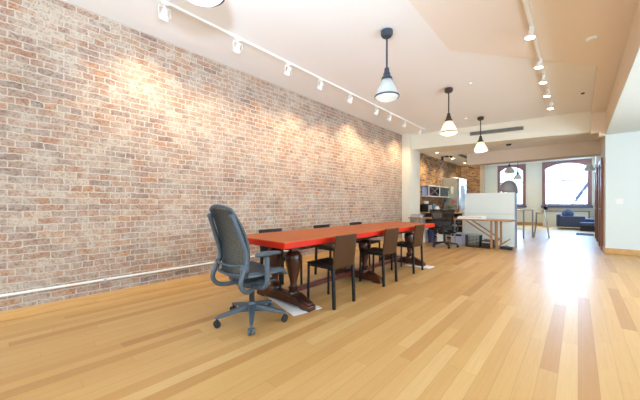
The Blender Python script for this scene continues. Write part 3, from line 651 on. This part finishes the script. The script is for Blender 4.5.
# ------------------------------------------------------------------ kitchen
kc = thing('kitchen_counter', 'kitchen counter unit with pale wood top and open dark shelves behind the desk', 'counter', (-3.35, 9.75, 0))
MB().box(-.72, .72, -.25, .3, .85, .885).build('worktop', wood('maple_top', sr(196,160,112), sr(216,184,140), .4), kc, bevel=.004)
for x in (-.7, -.02, .68): MB().box(x, x+.03, -.23, .28, 0, .85).build('side_panel', M_white, kc)
MB().box(-.7, .7, .26, .28, 0, .85).build('back_panel', mat('dark_back', sr(54,46,44), .7), kc)
for z in (.1, .45, .72): MB().box(-.69, .7, -.22, .27, z, z+.02).build('shelf', M_white if z < .7 else M_black, kc)
mw = thing('microwave', 'black microwave oven on the left end of the kitchen counter', 'microwave', (-3.84, 9.7, .885))
MB().box(-.25, .25, -.18, .18, 0, .27).build('body', M_black, mw, bevel=.008)
MB().box(-.235, .1, -.19, -.178, .02, .23).build('door', mat('dark_glass', sr(26,18,20), .15), mw)
MB().box(.115, .24, -.188, -.178, .02, .23).build('control_panel', M_steel, mw)
pl = thing('storage_tub', 'round white tub on top of the microwave', 'tub', (-3.88, 9.72, 1.157))
MB().lathe([(0,0),(.075,0),(.085,.08),(0,.08)], n=20, caps=False).build('body', M_white, pl); MB().lathe([(0,.08),(.09,.08),(.09,.095),(0,.1)], n=20, caps=False).build('lid', M_white, pl)
kt = thing('kettle', 'rounded white and blue patterned kettle beside the microwave', 'kettle', (-3.46, 9.6, .885))
MB().lathe([(0,0),(.07,0),(.09,.05),(.085,.13),(.05,.19),(0,.2)], n=20, caps=False).build('body', M_white, kt)
MB().tube(crom([(.06,0,.16),(.14,0,.17),(.15,0,.08),(.085,0,.04)], 5), .012, 8).build('handle', M_black, kt)
MB().lathe([(0,.2),(.03,.2),(.02,.225),(0,.23)], n=12, caps=False).build('lid', M_cgrey, kt)
M_leaf = mat('herb_leaf', sr(84,112,44), .6, noise=.3, nscale=60); M_terra = mat('terracotta', sr(176,104,62), .8)
def pot(name, label, loc, leafc, n, h, pm):
    t = thing(name, label, 'potted plant', loc)
    MB().lathe([(0,0),(.04,0),(.055,.09),(.048,.09),(.045,.075),(0,.075)], n=18, caps=False).build('pot', pm, t)
    rnd = random.Random(n); lf = MB()
    for k in range(n):
        a = rnd.uniform(0, 2*PI); r = rnd.uniform(.01, .11); z = .09+rnd.uniform(.02, h); c_ = Vector((r*math.cos(a), r*math.sin(a), z))
        d = Vector((math.cos(a), math.sin(a), rnd.uniform(-.3,.8))).normalized(); s_ = d.cross(Vector((0,0,1))).normalized()*.014
        q = [c_, c_+d*.025+s_, c_+d*.06, c_+d*.025-s_]; vv = [lf.bm.verts.new(p) for p in q]; lf.bm.faces.new(vv)
    lf.build('foliage', leafc, t, solid=.001)
    st = MB()
    for k in range(5):
        a = k*1.3; st.tube([(0,0,.07),(.05*math.cos(a),.05*math.sin(a),.09+h*.6)], .003, 5)
    st.build('stem', leafc, t)
pot('potted_herb', 'green leafy potted herb on the kitchen counter right of the mesh chair top', (-3.13, 9.72, .885), M_leaf, 130, .14, M_terra)
pot('potted_herb', 'yellowish potted plant in an orange clay pot beside the green herb', (-2.84, 9.6, .885), mat('olive_leaf', sr(140,116,50), .6), 60, .1, M_terra)
t = thing('mug', 'white mug at the right end of the kitchen counter', 'mug', (-2.7, 9.8, .885))
MB().lathe([(0,0),(.035,0),(.04,.1),(.036,.1),(.032,.01),(0,.01)], n=18, caps=False).build('body', M_white, t)
MB().tube(crom([(.038,0,.08),(.065,0,.07),(.062,0,.035),(.037,0,.025)], 4), .006, 6).build('handle', M_white, t)
# fridge
fr = thing('refrigerator', 'tall stainless steel refrigerator standing against the kitchen brick wall', 'refrigerator', (-3.78, 12.35, 0))
MB().box(-.31, .29, -.45, .5, .02, 2.2).build('body', mat('grey_steel_side', sr(186,194,190), .25, .6, noise=.12, nscale=3), fr, bevel=.015)
MB().box(.29, .34, -.44, .49, .75, 2.19).build('door', M_steel, fr, bevel=.012)
MB().box(.29, .34, -.44, .49, .08, .73).build('door', M_steel, fr, bevel=.012)
MB().tube([(.37,-.38,.85),(.37,-.38,1.7)], .014, 8).build('handle', M_chrome, fr)
for k, (x, z, w, h, c_) in enumerate(((-.1,1.5,.12,.18,(150,160,120)), (.08,1.55,.1,.3,(226,220,190)), (-.2,1.25,.08,.1,(60,60,60)), (.12,1.22,.1,.12,(200,90,60)))):
    tag(MB().box(-3.78+x-w/2, -3.78+x+w/2, 11.897, 11.9005, z, z+h).build('pinned_note', mat('note%d'%k, sr(*c_), .7)), 'paper note stuck on the refrigerator side, ' + ('olive green one','tall cream one','small dark one','small orange one')[k], 'note', 'notes on the refrigerator')
tag(MB().box(-3.432, -3.428, 12.1, 12.6, 1.25, 1.92).build('wall_calendar', mat('bluish_paper', sr(216,224,244), .6)), 'large bluish white sheet on the refrigerator front', 'paper')
# wall shelf with X braces
ws = thing('wall_shelf', 'wide wall shelf with white boards and dark braces on the kitchen brick', 'shelf', (-3.95, 10.9, 1.42))
MB().box(-.15, .12, -1.05, 1.05, 0, .025).build('board', M_white, ws); MB().box(-.15, .12, -1.05, 1.05, .375, .4).build('board', M_white, ws)
for y in (-1.05, 0, 1.03): MB().box(.1, .12, y, y+.02, .025, .375).build('post', M_white, ws)
MB().bar((.11,-1.0,.03),(.11,-.02,.375), .012, .014).bar((.11,-1.0,.375),(.11,-.02,.03), .012, .014).build('brace', mat('grey_brace', sr(150,150,150), .5), ws)
MB().box(-.15, -.13, -1.04, 1.04, .025, .375).build('back_panel', M_stretch, ws)
case('countertop_oven', 'black appliance standing in the right half of the wall shelf', 'oven', -4.06, -3.86, 11.0, 11.85, .3, M_black, False).location.z = 1.446
t = thing('bottle', 'dark bottle hanging low beneath the wall shelf on the counter', 'bottle', (-3.36, 9.88, .885))
MB().lathe([(0,0),(.035,0),(.037,.17),(.014,.22),(.014,.28),(0,.28)], n=16, caps=False).build('body', mat('dark_red_glass', sr(80,28,24), .2), t)
MB().lathe([(0,.28),(.016,.28),(.016,.3),(0,.3)], n=12, caps=False).build('cap', M_black, t)
for o_ in (t,): o_['label'] = 'dark red bottle on the kitchen counter behind the kettle'

# ------------------------------------------------------------------ dome lamp, high table, stand, sofa
fl = thing('dome_floor_lamp', 'big grey dome lamp with golden inside rising behind the pale panel', 'floor lamp', (-1.75, 11.3, 0))
MB().lathe([(0,0),(.17,0),(.17,.03),(.02,.045),(0,.045)], n=24, caps=False).build('base', M_black, fl)
MB().tube([(0,.0,.03),(0,.0,1.62)], .014, 10).build('pole', M_steel, fl)
dm = [(.28*math.cos(R(a)), .40*math.sin(R(a))) for a in range(0, 91, 9)]
MB().lathe([(max(r, .001), z) for r, z in dm], c=(0,0,1.55), n=32, m=Matrix.Rotation(R(10),4,'Y'), caps=False).build('lamp_shade', mat('grey_enamel', sr(150,148,154), .4), fl, solid=.006)
MB().lathe([(.05,0),(.05,.06),(.12,.1),(0,.12)], c=(-.1,-.1,1.5), n=16, caps=False).build('inner_reflector', mat('gold_metal', sr(196,160,80), .35, .6), fl)
ht = thing('high_table', 'tall narrow pale wood table on metal legs just right of the panel', 'table', (-1.45, 12.0, 0))
MB().box(-.42, .33, -.4, .35, .93, .97).build('tabletop', wood('pale_top', sr(186,168,150), sr(204,190,172), .4), ht, bevel=.005)
for x, y in ((.1,-.36), (.28,.3), (-.38,-.36), (-.38,.3)): MB().box(x-.022, x+.022, y-.022, y+.022, 0, .93).build('leg', mat('grey_metal%s%s'%(x,y), sr(150,150,158), .35, .5), ht)
MB().box(-.38, .1, -.375, -.345, .3, .33).build('crossbar', M_steel, ht)
sd = thing('metal_stand', 'slim metal frame stand with black head in front of the far wall', 'stand', (-.93, 12.62, 0))
MB().tube(crom([(-.22,-.2,0),(-.17,-.1,.4),(-.16,0,.86)], 5), .024, 8).build('leg', M_steel, sd)
MB().tube(crom([(.2,-.2,0),(.13,-.05,.5),(.06,.0,.98)], 5), .024, 8).build('leg', M_steel, sd)
MB().tube([(-.16,0,.83),(.1,0,.85)], .016, 8).build('crossbar', M_steel, sd)
MB().tube([(-.18,-.1,.42),(.15,-.08,.34)], .01, 8).build('crossbar', M_steel, sd)
MB().lathe([(0,-.06),(.06,-.05),(.08,0),(.06,.05),(0,.06)], c=(.09,0,1.02), n=16, m=Matrix.Rotation(R(60),4,'Y'), caps=False).build('head', M_black, sd)
so = thing('sofa', 'navy blue sofa with round pillow below the right window', 'sofa', (-.05, 18.0, 0))
def sbox(n, m, *b, bv=.04): return MB().box(*b).build(n, m, so, bevel=bv, seg=3)
sbox('base', M_sofa, -.62, .62, -.4, .7, .1, .36); sbox('armrest', M_sofa, -.72, -.56, -.45, .75, .1, .68)
sbox('backrest', M_sofa, -.6, .3, -.5, -.32, .1, .6); sbox('seat_cushion', M_sofa, -.56, .62, -.3, .68, .36, .48)
for x, y in ((-.66,-.4), (.55,-.4), (-.66,.66), (.55,.66)): MB().box(x-.025, x+.025, y-.025, y+.025, 0, .1).build('leg', M_steel, so)
pw = MB().lathe([(0,-.1),(.12,-.09),(.2,-.04),(.22,0),(.2,.04),(.12,.09),(0,.1)], c=(0,0,0), n=24, m=Matrix.Rotation(R(75),4,'X'), caps=False).build('round_pillow', mat('blue_pillow', sr(92,108,146), .8))
pw.location = (-.36, 17.9, .7); tag(pw, 'round blue-grey pillow propped at the left end of the sofa', 'pillow')
ot = thing('ottoman', 'low dark slatted ottoman at the right end of the navy sofa', 'ottoman', (.33, 16.95, 0))
MB().box(-.27, .27, -.3, .3, .22, .36).build('cushion', M_sofa, ot, bevel=.03); MB().box(-.26, .26, -.29, .29, .0, .22).build('base', M_black, ot)
tag(MB().box(-.05, .44, 14.3, 15.2, 0, .015).build('rug', M_rug), 'small blue rug on the floor in front of the sofa', 'rug')
rc = thing('radiator_cover', 'cream radiator cover with brown rim below the right window', 'radiator cover', (-.5, 19.4, 0))
MB().box(-.9, .9, -.05, .06, .0, .78).build('front_panel', M_wall, rc)
MB().box(-.95, .95, -.09, .06, .78, .82).box(.88, .93, -.07, .05, .0, .78).build('rim', mat('tan_rim', sr(150,120,96), .5), rc)
# coats rack like things beyond the door
t = thing('wall_panel', 'narrow brown framed panel on the right wall before the sconce', 'wall panel', (.45, 13.65, .35))
MB().box(-.02, .02, -.2, .2, 0, 1.7).build('frame', M_door, t); MB().box(-.024, -.018, -.15, .15, .05, 1.65).build('panel', mat('beige_panel', sr(206,186,168), .6), t)

# ------------------------------------------------------------------ outside
gr = MB().box(-14, 14, 19.9, 50, -4.2, -4).build('ground', mat('asphalt', sr(170,170,174), .9)); struct(gr)
bd = thing('opposite_building', 'pale building across the street seen through the windows', 'building', (-1, 34, -4))
MB().box(-13, 12, 0, 4, 0, 13).build('facade', mat('pale_facade', sr(232,232,236), .9), bd)
for i in range(9):
    for j in range(4): MB().box(-11.4+i*2.6, -10.2+i*2.6, -.06, 0, 2+j*3, 3.9+j*3).build('window', mat('pane_grey', sr(176,182,196), .3) if (i == 0 and j == 0) else bpy.data.materials['pane_grey'], bd)
fe = thing('fire_escape', 'blue-grey fire escape stair rising to the right outside the right window', 'fire escape', (0, 21.2, 0))
M_fe = mat('fire_escape_iron', sr(50,66,96), .6)
MB().prism([(-.45,0,.9),(-.3,0,.9),(.75,0,2.75),(.75,0,3.05)], (0,.5,0)).build('stringer', M_fe, fe)
MB().tube([(-.55,-.05,1.6),(.75,-.05,3.6)], .02, 6).tube([(-.75,.6,1.7),(.6,.6,3.75)], .015, 6).build('handrail', M_fe, fe)
for k in range(4): MB().box(-.1, 1.6, -.15, -.12, 1.12+k*.2, 1.14+k*.2).build('platform_rail', M_fe, fe)
MB().box(-1.6, 1.8, 0, .9, .8, .86).build('platform', M_fe, fe)
for i in range(6): MB().tube([(-.1+i*.32,-.13,.86),(-.1+i*.32,-.13,1.75)], .012, 6).build('baluster', M_fe, fe)
def tree(label, loc, seed, h):
    t = thing('bare_tree', label, 'tree', loc, 0, 'trees outside the windows'); rnd = random.Random(seed); br = MB(); M_bark = bpy.data.materials.get('pale_bark') or mat('pale_bark', sr(150,146,160), .9)
    def grow(p, d, L, r, dep):
        q = p + d*L; br.tube([p, q], [r, r*.7], 6)
        if dep == 0: return
        for k in range(3):
            nd = (d + Vector((rnd.uniform(-.7,.7), rnd.uniform(-.7,.7), rnd.uniform(-.1,.6)))).normalized(); grow(q, nd, L*.72, r*.62, dep-1)
    MB().tube([(0,0,0),(0,0,h)], [.14,.1], 10).build('trunk', M_bark, t)
    grow(Vector((0,0,h)), Vector((0,0,1)), 1.3, .07, 5); br.build('branches', M_bark, t)
tree('pale bare tree outside, left side of the right window', (-1.5, 26, -4), 3, 4.2)
tree('pale bare tree outside the left window', (-4.3, 27, -4), 5, 4.4)

# ------------------------------------------------------------------ world, daylight and added fill
w = bpy.data.worlds.new('sky'); SC.world = w; w.use_nodes = True
nt = w.node_tree; bg = nt.nodes['Background']; bg.inputs[0].default_value = (.62, .8, 1, 1); bg.inputs[1].default_value = 7
light('fill_rear', 'AREA', (-.9, -4.75, 1.5), 230, (.66,.83,1), sx=5.6, sy=2.0, rot=(R(108),0,0))  # added fill lamp behind the rear openings, tilted up to brighten the ceiling
light('fill_alcove', 'AREA', (3.4, 3.9, 1.3), 130, (.68,.85,1), sx=2.0, sy=7, rot=(0,R(104),0))  # added fill lamp beyond the right wall openings, brightens alcove and ceiling
light('daylight_far', 'AREA', (-.46, 19.9, 2.6), 230, (.4,.66,1), sx=1.7, sy=1.4, aim=(-.5, 14, 0))
light('daylight_far', 'AREA', (-2.84, 19.9, 2.6), 140, (.4,.66,1), sx=1.1, sy=1.4, aim=(-2.8, 14, 0))
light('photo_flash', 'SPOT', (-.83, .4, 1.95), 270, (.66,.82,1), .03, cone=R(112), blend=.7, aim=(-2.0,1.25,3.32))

# ------------------------------------------------------------------ camera
cam = bpy.data.cameras.new('camera'); co = bpy.data.objects.new('camera', cam); COL.objects.link(co); SC.camera = co
co.location = (0, 0, 1.12); co.rotation_euler = (R(90), 0, math.atan((578-320)/284))
cam.sensor_width = 36; cam.lens = 36*284/640; cam.shift_y = 5/640; cam.clip_start = .05
SC.view_settings.view_transform = 'Standard'; SC.view_settings.look = 'None'; SC.view_settings.gamma = 1
SC.view_settings.use_curve_mapping = False; SC.view_settings.exposure = 0.06
